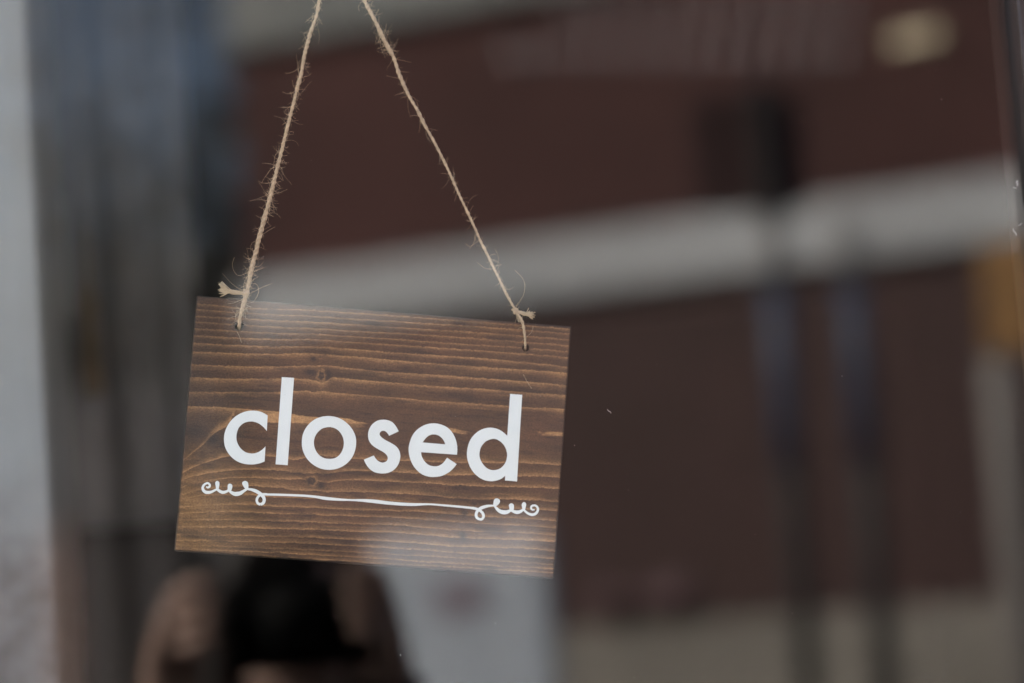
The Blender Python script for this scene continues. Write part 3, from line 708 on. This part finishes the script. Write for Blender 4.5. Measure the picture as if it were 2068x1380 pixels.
def knot(c, ax, r, turns, seed):
    """turns of twine drawn tight round the cord"""
    rr = random.Random(seed)
    ax = Vector(ax).normalized()
    e1 = ax.orthogonal().normalized(); e2 = ax.cross(e1)
    pts = []
    n = int(26 * turns)
    for i in range(n):
        a = 2 * math.pi * i / 26
        h = (i / n - .5) * 2.6 + .25 * math.sin(a * .5)
        R_ = r * (1 + .12 * math.sin(a * 1.7 + seed))
        pts.append((Vector(c) + ax * h + (e1 * math.cos(a) + e2 * math.sin(a) * .8) * R_) * MM)
    g = Geo(); g.add(tube_geo(pts, .72 * MM, 7))
    return g
for (c, ax, r, seed) in (((-75.2, -1.6, 71.4), (.25, 0, 1), 1.5, 1), ((70.2, -1.5, 73.8), (-.5, 0, .85), 1.25, 2)):
    kn = knot(c, ax, r, 2.4, seed)
    kn.obj('knot', MAT_JUTE, tw_o)

def tail(p0, p1, spread, n, seed, thick):
    """cut end of the cord, splayed into strands"""
    r = random.Random(seed)
    p0, p1 = Vector(p0), Vector(p1)
    d = p1 - p0
    g = Geo()
    for k in range(n):
        off = Vector((r.gauss(0, .25), r.gauss(0, .3), r.gauss(0, .3)))
        end = p1 + Vector((r.gauss(0, .55), r.gauss(0, .55), r.gauss(0, 1) * spread)) + d.normalized() * r.uniform(-1.4, .6)
        mid = p0.lerp(p1, .55) + off * 1.3 + Vector((0, 0, -.35))
        pts = [Vector(p) * MM for p in catmull([p0 + off * .5, p0.lerp(p1, .25) + off, mid, end], 4)]
        for p in pts: p.y = max(-.0042, p.y)
        g.add(tube_geo(pts, [thick * MM * (1 - .45 * i / len(pts)) for i in range(len(pts))], 4))
    return g.obj('frayed_end', MAT_FIBRE, tw_o)
tail((-75.2, -1.6, 71.0), (-88.6, -1.9, 72.3), 1.75, 60, 5, .30)
tail((70.6, -1.5, 73.6), (79.8, -1.8, 72.6), 1.45, 52, 6, .28)
# single long hairs seen by the left knot and below the tails
for pts in ([(-72.5, -1.6, 77), (-69.6, -2.2, 76.5), (-68.4, -2.4, 73.5), (-68.8, -2.4, 70.5), (-70.2, -2.2, 67.6)],
            [(-73, -1.6, 84), (-79, -2.2, 80.5), (-82, -2.4, 82.2), (-83.5, -2.4, 86), (-82.8, -2.4, 90)],
            [(-84, -1.8, 72), (-87.5, -2.2, 74.8), (-89, -2.4, 76), (-90.5, -2.5, 75.6)],
            [(-76.8, -1.4, 57), (-74.6, -1.2, 62), (-73.6, -1.2, 64), (-74.4, -1.2, 60), (-73.9, -1.1, 57.5)],
            [(-78, -.8, 50.4), (-76.5, -.5, 48), (-75.2, -.4, 44.8)],
            [(70.5, -1.6, 76), (74, -2, 84), (73.2, -2.1, 91), (68, -2.1, 96)],
            [(75, -1.2, 58), (79.5, -.9, 63), (80.2, -.9, 66.5)],
            [(76.8, -.8, 40), (79, -.5, 36.5), (82, -.4, 32.6)],
            [(48, -1.6, 111), (43, -2, 107), (40.5, -2, 108.2)]):
    fib.add(tube_geo([Vector(p) * MM for p in catmull(pts, 6)], .055 * MM, 4))
tag(fib.obj('loose_fibre', MAT_FIBRE, tw_o), kind='stuff')

# hook that carries the twine, stuck to the inside of the glass just above the picture
hx = Vector((-43.0, 0, 271.2)) * MM
hp = sign.matrix_basis @ hx
hook = tag(empty('window_hook', (hp.x, 0.0062, hp.z)), 'small grey suction hook holding the twine on the glass', 'hook')
MAT_RUBBER = plain('grey_rubber', (0.30, 0.31, 0.32), 0.35, 0.05, 40)
g = Geo(); g.add(tube_geo([(0, 0, .004), (0, .0012, .004), (0, .0030, .004), (0, .0045, .004)], [.016, .0155, .008, .004], 20))
g.obj('suction_cup', MAT_RUBBER, hook)
g = Geo(); g.add(tube_geo(catmull([(0, .0045, .004), (0, .0085, .003), (0, .0085, -.0012), (0, .0050, -.0024), (0, .0018, -.0005)], 5), .0008, 8))
g.obj('wire_hook', plain('steel', (0.5, 0.5, 0.5), 0.3, 0.05, 30, 1.0), hook)

# ------------------------------------------------------------------ inside the window
def plaster_with_reflection():
    """pale plaster, a mottled reflection painted in below a ragged line"""
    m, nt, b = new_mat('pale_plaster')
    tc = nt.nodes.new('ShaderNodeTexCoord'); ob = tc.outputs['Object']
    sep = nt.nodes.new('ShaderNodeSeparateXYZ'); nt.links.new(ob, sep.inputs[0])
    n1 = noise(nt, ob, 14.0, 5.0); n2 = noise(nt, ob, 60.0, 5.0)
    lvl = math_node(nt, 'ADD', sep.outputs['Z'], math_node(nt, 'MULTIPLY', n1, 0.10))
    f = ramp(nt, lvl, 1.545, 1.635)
    stone = mix_col(nt, ramp(nt, n2, .3, .7), (0.22, 0.19, 0.175), (0.42, 0.385, 0.37))  # mottled tone of a reflection, painted into the lower plaster
    plaster_tone = mix_col(nt, ramp(nt, n1, .3, .7), (0.50, 0.52, 0.51), (0.57, 0.585, 0.575))
    nt.links.new(mix_col(nt, f, stone, plaster_tone), b.inputs['Base Color'])
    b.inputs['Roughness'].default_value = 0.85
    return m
MAT_PLASTER = plaster_with_reflection()
MAT_WARMTRIM = plain('cream_trim', (0.43, 0.405, 0.37), 0.7, 0.05, 10.0)
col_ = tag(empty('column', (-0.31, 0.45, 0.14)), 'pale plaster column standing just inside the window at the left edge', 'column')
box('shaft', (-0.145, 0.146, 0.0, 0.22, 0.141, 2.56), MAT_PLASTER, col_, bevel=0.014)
box('skirting', (-0.155, 0.156, -0.012, 0.23, 0.0, 0.14), MAT_WARMTRIM, col_, bevel=0.004)

def curtain(name, x0, x1, y, z0, z1, folds, amp, mat, label, group=None, seed=1):
    r = random.Random(seed)
    n = folds * 14
    vs, fs = [], []
    ph = [r.uniform(-.5, .5) for _ in range(folds + 1)]
    rows = 14
    for j in range(rows + 1):
        z = z0 + (z1 - z0) * j / rows
        for i in range(n + 1):
            t = i / n
            a = t * folds * 2 * math.pi
            yy = y + amp * math.sin(a + ph[int(t * folds)] * .3) + amp * .35 * math.sin(a * .47 + 1.3 + j * .06)
            vs.append((x0 + (x1 - x0) * t + .004 * math.sin(a * .5 + j * .2), yy, z))
    for j in range(rows):
        for i in range(n):
            a = j * (n + 1) + i
            fs.append((a, a + 1, a + n + 2, a + n + 1))
    o = mesh_obj(name, vs, fs, mat, None, True)
    o.modifiers.new('thickness', 'SOLIDIFY').thickness = 0.003
    return tag(o, label, 'curtain', group)
MAT_CURT = plain('charcoal_cloth', (0.30, 0.30, 0.315), 0.95, 0.15, 30.0)
curtain('curtain', -0.30, -0.075, 1.05, EYE + .10, 2.55, 4, 0.014, MAT_CURT, 'dark grey curtain hanging in soft folds beside the pale column')
MAT_PAPER = plain('pale_blue_card', (0.50, 0.53, 0.58), 0.8, 0.05, 8)
MAT_OCHRE = plain('ochre_cord', (0.22, 0.15, 0.08), 0.8, 0.2, 60)
tg = tag(empty('curtain_tassel', (-0.172, 0.99, EYE + 0.24)), 'dull ochre tassel hanging on the dark curtain', 'tassel')
g = Geo(); g.add(tube_geo([(0, 0, .14), (0, 0, .10), (0, 0, .085)], [.003, .003, .004], 8)); g.obj('cord', MAT_OCHRE, tg)
g = Geo(); g.add(tube_geo([(0, 0, .085), (0, 0, .075), (0, 0, .06), (0, 0, .05), (0, 0, -.02)], [.004, .009, .009, .006, .012], 14)); g.obj('skirt', MAT_OCHRE, tg)
lf = tag(empty('card_strip', (-0.197, 0.97, EYE + 0.29)), 'narrow pale blue card hanging between the column and the curtain', 'card')
bm = bmesh.new(); add_box(bm, -.011, .011, 0, .002, 0, .115, bevel=.0006)
from_bm('card', bm, MAT_PAPER, lf)
g = Geo(); g.add(tube_geo([(0, .001, .115), (0, .001, .30), (0, .001, 1.10)], .0006, 5)); g.obj('thread', MAT_OCHRE, lf)

# ------------------------------------------------------------------ dust and marks on the street side of the glass
dg = Geo()
r = random.Random(3)
MAT_DUST = plain('dust', (0.36, 0.36, 0.35), 0.9, 0.1, 100)
def fleck(x, z, l, w, ang, bend):
    n = 7
    pts = []
    for k in range(n):
        t = k / (n - 1) - .5
        dx, dz = t * l, bend * l * math.sin(t * 5.0)
        pts.append(Vector((x + dx * math.cos(ang) - dz * math.sin(ang), -.00015, EYE + z + dx * math.sin(ang) + dz * math.cos(ang))))
    dg.add(tube_geo(pts, [w * (.35 + .65 * math.sin(math.pi * (k + .5) / n)) for k in range(n)], 5))
fleck(.175, .099, .0030, .00022, 1.9, .18)
fleck(.410, .210, .0030, .0005, .9, .25); fleck(.4085, .2075, .002, .0004, 2.2, .2)
fleck(.406, .183, .0042, .00035, 1.5, .2); fleck(.4095, .187, .003, .00025, .3, .1)
fleck(.055, -.022, .0011, .00022, 1.2, .2)
for (x, z) in ((.022, 0), (-.004, .193), (-.076, .131), (.155, .082), (.106, -.009), (.265, -.015), (.372, .259), (.226, .169), (-.096, -.017), (.303, .11)):
    fleck(x, z, r.uniform(.0004, .0011), r.uniform(.00007, .00013), r.uniform(0, 3), .15)
for _ in range(36):
    fleck(r.uniform(-.13, .40), r.uniform(-.05, .32), r.uniform(.0002, .0006), r.uniform(.00004, .00009), r.uniform(0, 3), .1)
tag(dg.obj('dust', MAT_DUST), 'specks of dust and dried marks on the window glass', 'dust', kind='stuff')

# ------------------------------------------------------------------ the street behind the photographer, seen in the glass
# across the street stands a dark red building; its wall runs at an angle to the shop front
WA = math.radians(30)
def wall(s, d, z):
    """point of the facade: S along it, D metres out from it towards the street, Z above the eye line"""
    dist = 13.0 - d
    x = math.sin(WA) * dist + math.cos(WA) * s
    yv = math.cos(WA) * dist - math.sin(WA) * s - DIST
    return (x, -yv, EYE + z)
def wbox(name, s0, s1, d0, d1, z0, z1, mat, parent=None, bevel=0.0):
    bm = bmesh.new(); add_box(bm, s0, s1, d0, d1, z0, z1, f=wall, bevel=bevel)
    return from_bm(name, bm, mat, parent)
MAT_RED = plain('dark_red_brickwork', (0.086, 0.034, 0.030), 0.8, 0.32, 0.9)
MAT_REDLOW = plain('dark_red_paint', (0.066, 0.032, 0.029), 0.6, 0.15, 3.0)
MAT_BAND = plain('grey_stone', (0.60, 0.625, 0.645), 0.8, 0.12, 0.8)
MAT_PLINTH = plain('buff_stone', (0.27, 0.25, 0.22), 0.85, 0.15, 2.5)
MAT_DENTIL = plain('pale_terracotta', (0.62, 0.53, 0.55), 0.8, 0.1, 5.0)
bld = tag(empty('brick_building', wall(-2, 0, -EYE)), 'dark red building with a broad grey stone band across the street', 'building')
def bpart(*a, **k):
    o = wbox(*a, **k); o.parent = bld; o.matrix_parent_inverse = Matrix.Translation(-Vector(bld.location)); return o
bpart('wall', -7.68, 7.0, -6.0, 0.0, 2.14, 3.578, MAT_RED)
bpart('upper_wall', -7.68, 7.0, -6.0, 0.0, 4.052, 6.2, MAT_RED)
bpart('ground_storey', -7.68, 7.0, -6.0, -0.02, -0.16, 1.77, MAT_REDLOW)
bpart('stone_band', -7.70, 7.05, -6.0, 0.06, 1.772, 2.138, MAT_BAND, bevel=.02)
bpart('cornice', -7.70, 7.05, -6.0, 0.08, 3.58, 4.05, plain('weathered_stone', (0.33, 0.345, 0.335), .85, .1, 2), bevel=.02)
bpart('plinth', -7.70, 7.05, -6.0, 0.06, -EYE, -0.162, MAT_PLINTH, bevel=.02)
for row, (z, x0, x1) in enumerate(((3.12, -5.4, -3.7), (2.88, -5.8, -3.65))):
    q = x0
    while q < x1:
        zz = z - (q - x1) * .16
        bpart('dentil', q, q + .045, .001, .03, zz, zz + .11, MAT_DENTIL)
        q += .17
lm, lnt, lb = new_mat('lit_lamp_glass')                # a wall lamp left on by day
lb.inputs['Base Color'].default_value = (.8, .7, .5, 1)
lb.inputs['Emission Color'].default_value = (1.0, .80, .52, 1)
lb.inputs['Emission Strength'].default_value = 0.5
lamp = bpart('wall_lamp', -3.44, -3.16, .002, .05, 2.925, 3.005, lm, bevel=.012)
for s in (-5.33, -5.01):
    pl = tag(empty('flower_pot', wall(s, .06, -.16)), 'pale pink flowers in a pot on the plinth, the pot %s the notice board' % ('nearer to' if s < -5.1 else 'farther from'), 'flower pot', 'flower pots on the plinth')
    bm = bmesh.new(); bmesh.ops.create_cone(bm, cap_ends=True, segments=18, radius1=.05, radius2=.07, depth=.10, matrix=Matrix.Translation((0, 0, .05)))
    from_bm('pot', bm, MAT_RED, pl)
    bm = bmesh.new(); rr = random.Random(int(s * 100))
    for _ in range(40):
        m = Matrix.Translation((rr.gauss(0, .05), rr.gauss(0, .03), .15 + abs(rr.gauss(0, .035)))) @ Matrix.Scale(rr.uniform(.015, .03), 4)
        bmesh.ops.create_icosphere(bm, subdivisions=1, radius=1, matrix=m)
    from_bm('blossom', bm, plain('pink_petal', (0.42, 0.28, 0.30), .7, .2, 20), pl)

# street furniture in front of it
MAT_DARKPOST = plain('dark_iron', (0.015, 0.013, 0.013), 0.45, 0.2, 10)
MAT_SKYSHEEN = plain('slate_blue_sheen', (0.075, 0.10, 0.165), 0.5, 0.15, 10)  # sky reflected on the posts, put in as blue-coloured tubes
sg = tag(empty('street_sign', (1.89, -7.0, 0)), 'dark street sign on two posts with a sky sheen painted on in slate blue', 'street sign')
for dx, top in ((-.135, EYE + 1.77), (.135, EYE + 1.26)):
    g = Geo(); g.add(tube_geo([(dx, 0, 0), (dx, 0, 1), (dx, 0, top)], .040, 12)); g.obj('post', MAT_DARKPOST, sg)
    g = Geo(); g.add(tube_geo([(dx, 0, EYE + 1.06), (dx, 0, EYE + 1.15), (dx, 0, EYE + 1.25)], .047, 12)); g.obj('collar', plain('grey_collar', (0.42, 0.42, 0.42), .7, .1, 10), sg)
    g = Geo(); g.add(tube_geo([(dx, 0, EYE + .39), (dx, 0, EYE + .7), (dx, 0, EYE + 1.04)], .043, 12)); g.obj('sky_sheen', MAT_SKYSHEEN, sg)
box('panel', (-.38, .02, -.06, -.052, EYE + 1.32, EYE + 1.74), plain('brown_back', (0.105, 0.058, 0.052), .7, .2, 5), sg, bevel=.002)
MAT_WHITE = plain('pale_blue_enamel', (0.48, 0.54, 0.62), 0.5, 0.05, 4.0)
cb = tag(empty('notice_board', (.53, -6.2, 0)), 'tall pale blue notice board with a small dull plate, mirrored below the sign', 'notice board')
box('panel', (-.32, .32, -.03, .03, .35, EYE + .25), MAT_WHITE, cb, bevel=.02)
for x in (-.27, .23): box('leg', (x, x + .04, -.02, .02, 0, .349), MAT_DARKPOST, cb)
box('plate', (-.09, .10, .0305, .036, EYE - .02, EYE + .09), plain('dull_red_plate', (0.27, 0.23, 0.28), .5, .1, 10), cb, bevel=.002)
cb.rotation_euler = (0, 0, math.radians(38))
oc = tag(empty('hoarding_board', (2.95, -8.0, 0)), 'ochre hoarding board on a pale post', 'board')
g = Geo(); g.add(tube_geo([(-.12, 0, 0), (-.12, 0, EYE), (-.12, 0, EYE + .84)], .07, 12)); g.obj('post', plain('weathered_post', (0.27, 0.25, 0.235), .8, .15, 8), oc)
box('board', (-.16, .5, -.02, .02, EYE + .86, EYE + 1.30), plain('ochre_paint', (0.30, 0.155, 0.045), .6, .1, 6), oc, bevel=.006)

oc.rotation_euler = (0, 0, math.radians(38))
# far end of the street, left of the red building
MAT_SLATE = plain('slate', (0.045, 0.045, 0.05), .7, .2, 3)
MAT_HOUSE = plain('grey_render', (0.10, 0.095, 0.098), .9, .15, 1)
MAT_PIL = plain('grey_stone_trim', (0.30, 0.28, 0.28), .9, .1, 1)
hs = tag(empty('far_house', (-3.2, -27.0, 0)), 'dark grey house at the far end of the street with stone pilasters', 'house')
box('wall', (-4.5, 3.2, -8, 0, 0, EYE + 3.3), MAT_HOUSE, hs)
for x in (.85, 1.55, 2.3): box('pilaster', (x, x + .28, .002, .3, 0, EYE + 3.2), MAT_PIL, hs)
bm = bmesh.new()
zr, zt = EYE + 3.304, EYE + 4.4
v = [bm.verts.new(p) for p in ((-4.7, .4, zr), (3.4, .4, zr), (3.4, -8.2, zr), (-4.7, -8.2, zr), (-4.0, -3.9, zt), (2.6, -3.9, zt))]
for q in ((0, 1, 5, 4), (1, 2, 5), (2, 3, 4, 5), (3, 0, 4), (3, 2, 1, 0)): bm.faces.new([v[i] for i in q])
from_bm('roof', bm, MAT_SLATE, hs)
def leaf_tree(name, x, y, top, label, seed):
    """bare-ish street tree: trunk, limbs and loose leaves that thin out upwards"""
    r = random.Random(seed)
    t = tag(empty(name, (x, y, 0)), label, 'tree')
    g = Geo(); g.add(tube_geo([(0, 0, 0), (.03, 0, 1.2), (-.02, .03, 2.6), (.05, 0, top * .6), (0, 0, top * .9)], [.17, .14, .11, .07, .015], 10))
    for k in range(16):
        a = r.uniform(0, 6.28); z = r.uniform(2.0, top * .8); L = r.uniform(.8, 1.9)
        g.add(tube_geo([(0, 0, z), (L * .5 * math.cos(a), L * .5 * math.sin(a), z + L * .35), (L * math.cos(a), L * math.sin(a), z + L * .8)], [.05, .03, .01], 6))
    g.obj('trunk', plain('bark', (0.05, 0.043, 0.04), .9, .2, 20), t)
    vs, fs = [], []
    for _ in range(1900):
        z = EYE + 2.4 + min(r.expovariate(1.15), top - EYE - 2.4)
        R_ = 2.2 * math.sqrt(r.random()) * (1 - .35 * (z - EYE - 2.4) / (top - EYE - 2.4))
        a = r.uniform(0, 6.28)
        c = Vector((R_ * math.cos(a), R_ * math.sin(a), z))
        e1 = Vector((r.gauss(0, 1), r.gauss(0, 1), r.gauss(0, 1))).normalized(); e2 = e1.orthogonal().normalized()
        w, h = r.uniform(.05, .09), r.uniform(.08, .15)
        o = len(vs)
        vs += [c - e1 * h, c + e2 * w, c + e1 * h, c - e2 * w]
        fs.append((o, o + 1, o + 2, o + 3))
    mesh_obj('crown', vs, fs, plain('dark_leaf', (0.05, 0.052, 0.045), .7, .3, 4), t)
leaf_tree('street_tree', -1.5, -21.0, EYE + 5.9, 'loose dark tree left of the red building, seen in the glass', 4)
leaf_tree('street_tree', 0.6, -24.5, EYE + 5.6, 'thin tree by the corner of the red building, seen in the glass', 5)

gl = tag(empty('globe_lamp', (-.37, -10.0, 0)), 'round globe street lamp on a dark post', 'street lamp')
g = Geo(); g.add(tube_geo([(0, 0, 0), (0, 0, 1), (0, 0, EYE + 1.56)], [.06, .04, .03], 12)); g.obj('post', MAT_DARKPOST, gl)
bm = bmesh.new(); bmesh.ops.create_uvsphere(bm, u_segments=24, v_segments=14, radius=.085, matrix=Matrix.Translation((0, 0, EYE + 1.66)))
from_bm('globe', bm, plain('smoked_globe', (0.16, 0.16, 0.15), .4, .05, 5), gl, True)
bl = tag(empty('bollard', (-.318, -2.2, .12)), 'brown weathered timber bollard on the pavement', 'bollard')
box('post', (-.028, .028, -.028, .028, 0, EYE + .02), plain('brown_timber', (0.50, 0.34, 0.28), .8, .2, 20), bl, bevel=.006)
box('cap', (-.030, .030, -.030, .030, EYE + .021, EYE + .045), plain('pale_timber', (0.20, 0.13, 0.10), .8, .2, 20), bl, bevel=.008)
# kerb and pavement on the far side
structure(box('far_pavement', (-30, 30, -60, -9.0, .004, .10), MAT_PAVING))

# ------------------------------------------------------------------ the photographer, seen dimly in the glass
def skin_obj(name, joints, bones, mat, parent=None, root=0, levels=2):
    me = bpy.data.meshes.new(name)
    keys = list(joints)
    me.from_pydata([joints[k][0] for k in keys], [(keys.index(a), keys.index(b)) for a, b in bones], [])
    o = link(bpy.data.objects.new(name, me), parent)
    sk = o.modifiers.new('skin', 'SKIN'); sk.use_smooth_shade = True
    lay = me.skin_vertices[0] if me.skin_vertices else None
    if lay is None:
        bpy.context.view_layer.objects.active = o
        bpy.ops.object.modifier_add(type='SKIN'); lay = me.skin_vertices[0]
    for i, k in enumerate(keys):
        rr_ = joints[k][1]
        lay.data[i].radius = rr_ if isinstance(rr_, tuple) else (rr_, rr_)
        lay.data[i].use_root = (i == root)
    sb = o.modifiers.new('smooth', 'SUBSURF'); sb.levels = levels; sb.render_levels = levels
    me.materials.append(mat)
    return o
MAT_SKIN = plain('skin', (0.50, 0.34, 0.28), .55, .08, 40)
MAT_COAT = plain('black_coat', (0.012, 0.011, 0.012), .9, .2, 20)
MAT_HAIR = plain('dark_hair', (0.014, 0.010, 0.009), .6, .3, 60)
MAT_CAMBODY = plain('black_camera', (0.006, 0.006, 0.006), .75, .1, 40)
MAT_CAMBODY.node_tree.nodes['Principled BSDF'].inputs['Specular IOR Level'].default_value = 0.15
G0 = .12
PY = -DIST - .20
ph = tag(empty('person', (0, PY, G0)), 'person in a black coat holding a black camera to the eye', 'person')
def E(x, y, z): return (x, y - PY, z + EYE - G0)        # z from the eye line to the person's own frame
J = {'pelvis': (E(0, -1.62, -.68), (.15, .11)), 'waist': (E(0, -1.62, -.54), (.125, .095)), 'chest': (E(0, -1.61, -.37), (.150, .105)),
     'neck': (E(0, -1.57, -.19), .055), 'jaw': (E(0, -1.49, -.075), (.056, .05)), 'face': (E(0, -1.485, .015), (.072, .075)), 'crown': (E(0, -1.515, .075), .074)}
Bn_ = [('pelvis', 'waist'), ('waist', 'chest'), ('chest', 'neck'), ('neck', 'jaw'), ('jaw', 'face'), ('face', 'crown')]
for sx, sn in ((-1, 'l'), (1, 'r')):
    hx = -.112 if sx < 0 else .090
    J.update({'sh' + sn: (E(sx * .17, -1.60, -.30), .056), 'el' + sn: (E(sx * .20, -1.46, -.42), .045), 'wr' + sn: (E(hx + sx * .030, -1.385, -.115), .030),
              'pa' + sn: (E(hx + sx * .018, -1.360, -.045), (.036, .022)), 'kn' + sn: (E(hx + sx * .008, -1.338, .005), (.040, .018)),
              'hi' + sn: (E(sx * .09, -1.62, -.75), .09), 'ke' + sn: (E(sx * .10, -1.60, -1.08), .062), 'an' + sn: (E(sx * .10, -1.64, -1.39), .042), 'to' + sn: (E(sx * .12, -1.50, -1.444), .034)})
    Bn_ += [('chest', 'sh' + sn), ('sh' + sn, 'el' + sn), ('el' + sn, 'wr' + sn), ('wr' + sn, 'pa' + sn), ('pa' + sn, 'kn' + sn),
            ('pelvis', 'hi' + sn), ('hi' + sn, 'ke' + sn), ('ke' + sn, 'an' + sn), ('an' + sn, 'to' + sn)]
    for f, (dz, ln) in enumerate(((.036, .050), (.014, .058), (-.008, .054), (-.028, .044))):
        a = 'f%d%s' % (f, sn)
        J[a + 'a'] = (E(hx + sx * .006, -1.322, .006 + dz), .0100)
        J[a + 'b'] = (E(hx - sx * .008, -1.305, .010 + dz), .0092)
        J[a + 'c'] = (E(hx - sx * (.010 + ln * .5), -1.302, .012 + dz), .0078)
        Bn_ += [('kn' + sn, a + 'a'), (a + 'a', a + 'b'), (a + 'b', a + 'c')]
    J['t0' + sn] = (E(hx, -1.388, -.005), .011); J['t1' + sn] = (E(hx - sx * .02, -1.400, .018), .009)
    Bn_ += [('pa' + sn, 't0' + sn), ('t0' + sn, 't1' + sn)]
for k in ('wrr', 'par', 'knr'):
    q = J[k][0]; J[k] = ((q[0] - .012, q[1] - .035, q[2] - .01), J[k][1])
body = skin_obj('body', J, Bn_, MAT_SKIN, ph)
# clothes: coat, trousers and hair over the body
JC = {k: J[k] for k in ('pelvis', 'waist', 'chest')}
JC = {k: (v[0], tuple(q + .018 for q in v[1])) for k, v in JC.items()}
BC = [('pelvis', 'waist'), ('waist', 'chest')]
for sn in 'lr':
    for k, add in (('sh', .018), ('el', .016)): JC[k + sn] = (J[k + sn][0], J[k + sn][1] + add)
    w = Vector(J['wr' + sn][0]).lerp(Vector(J['el' + sn][0]), .12 if sn == 'l' else -.25); JC['cu' + sn] = (tuple(w), .042 if sn == 'l' else .050)
    BC += [('chest', 'sh' + sn), ('sh' + sn, 'el' + sn), ('el' + sn, 'cu' + sn)]
    for k, add in (('hi', .018), ('ke', .018), ('an', .02)): JC[k + sn] = (J[k + sn][0], J[k + sn][1] + add)
    BC += [('pelvis', 'hi' + sn), ('hi' + sn, 'ke' + sn), ('ke' + sn, 'an' + sn)]
skin_obj('coat', JC, BC, MAT_COAT, ph)
JH = {'a': (E(0, -1.535, .105), (.088, .07)), 'b': (E(0, -1.575, .06), .088), 'c': (E(0, -1.60, -.04), .075), 'd': (E(0, -1.61, -.16), .06),
      'e': (E(-.076, -1.53, .03), .030), 'f': (E(.076, -1.53, .03), .030), 'g': (E(-.088, -1.535, -.12), .028), 'h': (E(.088, -1.535, -.12), .028),
      'i': (E(-.045, -1.455, .075), .032), 'j': (E(.045, -1.455, .075), .032), 'k': (E(-.066, -1.450, .02), .018)}
skin_obj('hair', JH, [('a', 'b'), ('b', 'c'), ('c', 'd'), ('a', 'e'), ('a', 'f'), ('e', 'g'), ('f', 'h'), ('a', 'i'), ('a', 'j'), ('i', 'k')], MAT_HAIR, ph)
cm = tag(empty('camera_body', (0, -1.36, EYE)), 'black photo camera held by the person', 'camera')
bm = bmesh.new(); add_box(bm, -.072, .072, -.035, .030, -.052, .045, bevel=.012); from_bm('housing', bm, MAT_CAMBODY, cm)
bm = bmesh.new(); add_box(bm, -.028, .028, -.030, .028, .040, .070, bevel=.010); from_bm('viewfinder_hump', bm, MAT_CAMBODY, cm)
bm = bmesh.new(); add_box(bm, .052, .082, -.03, .042, -.050, .038, bevel=.010); from_bm('grip', bm, MAT_CAMBODY, cm)
g = Geo(); g.add(tube_geo([(0, .028, 0), (0, .03, 0), (0, .045, 0), (0, .058, 0)], [.036, .038, .039, .036], 28)); g.obj('lens', MAT_CAMBODY, cm)
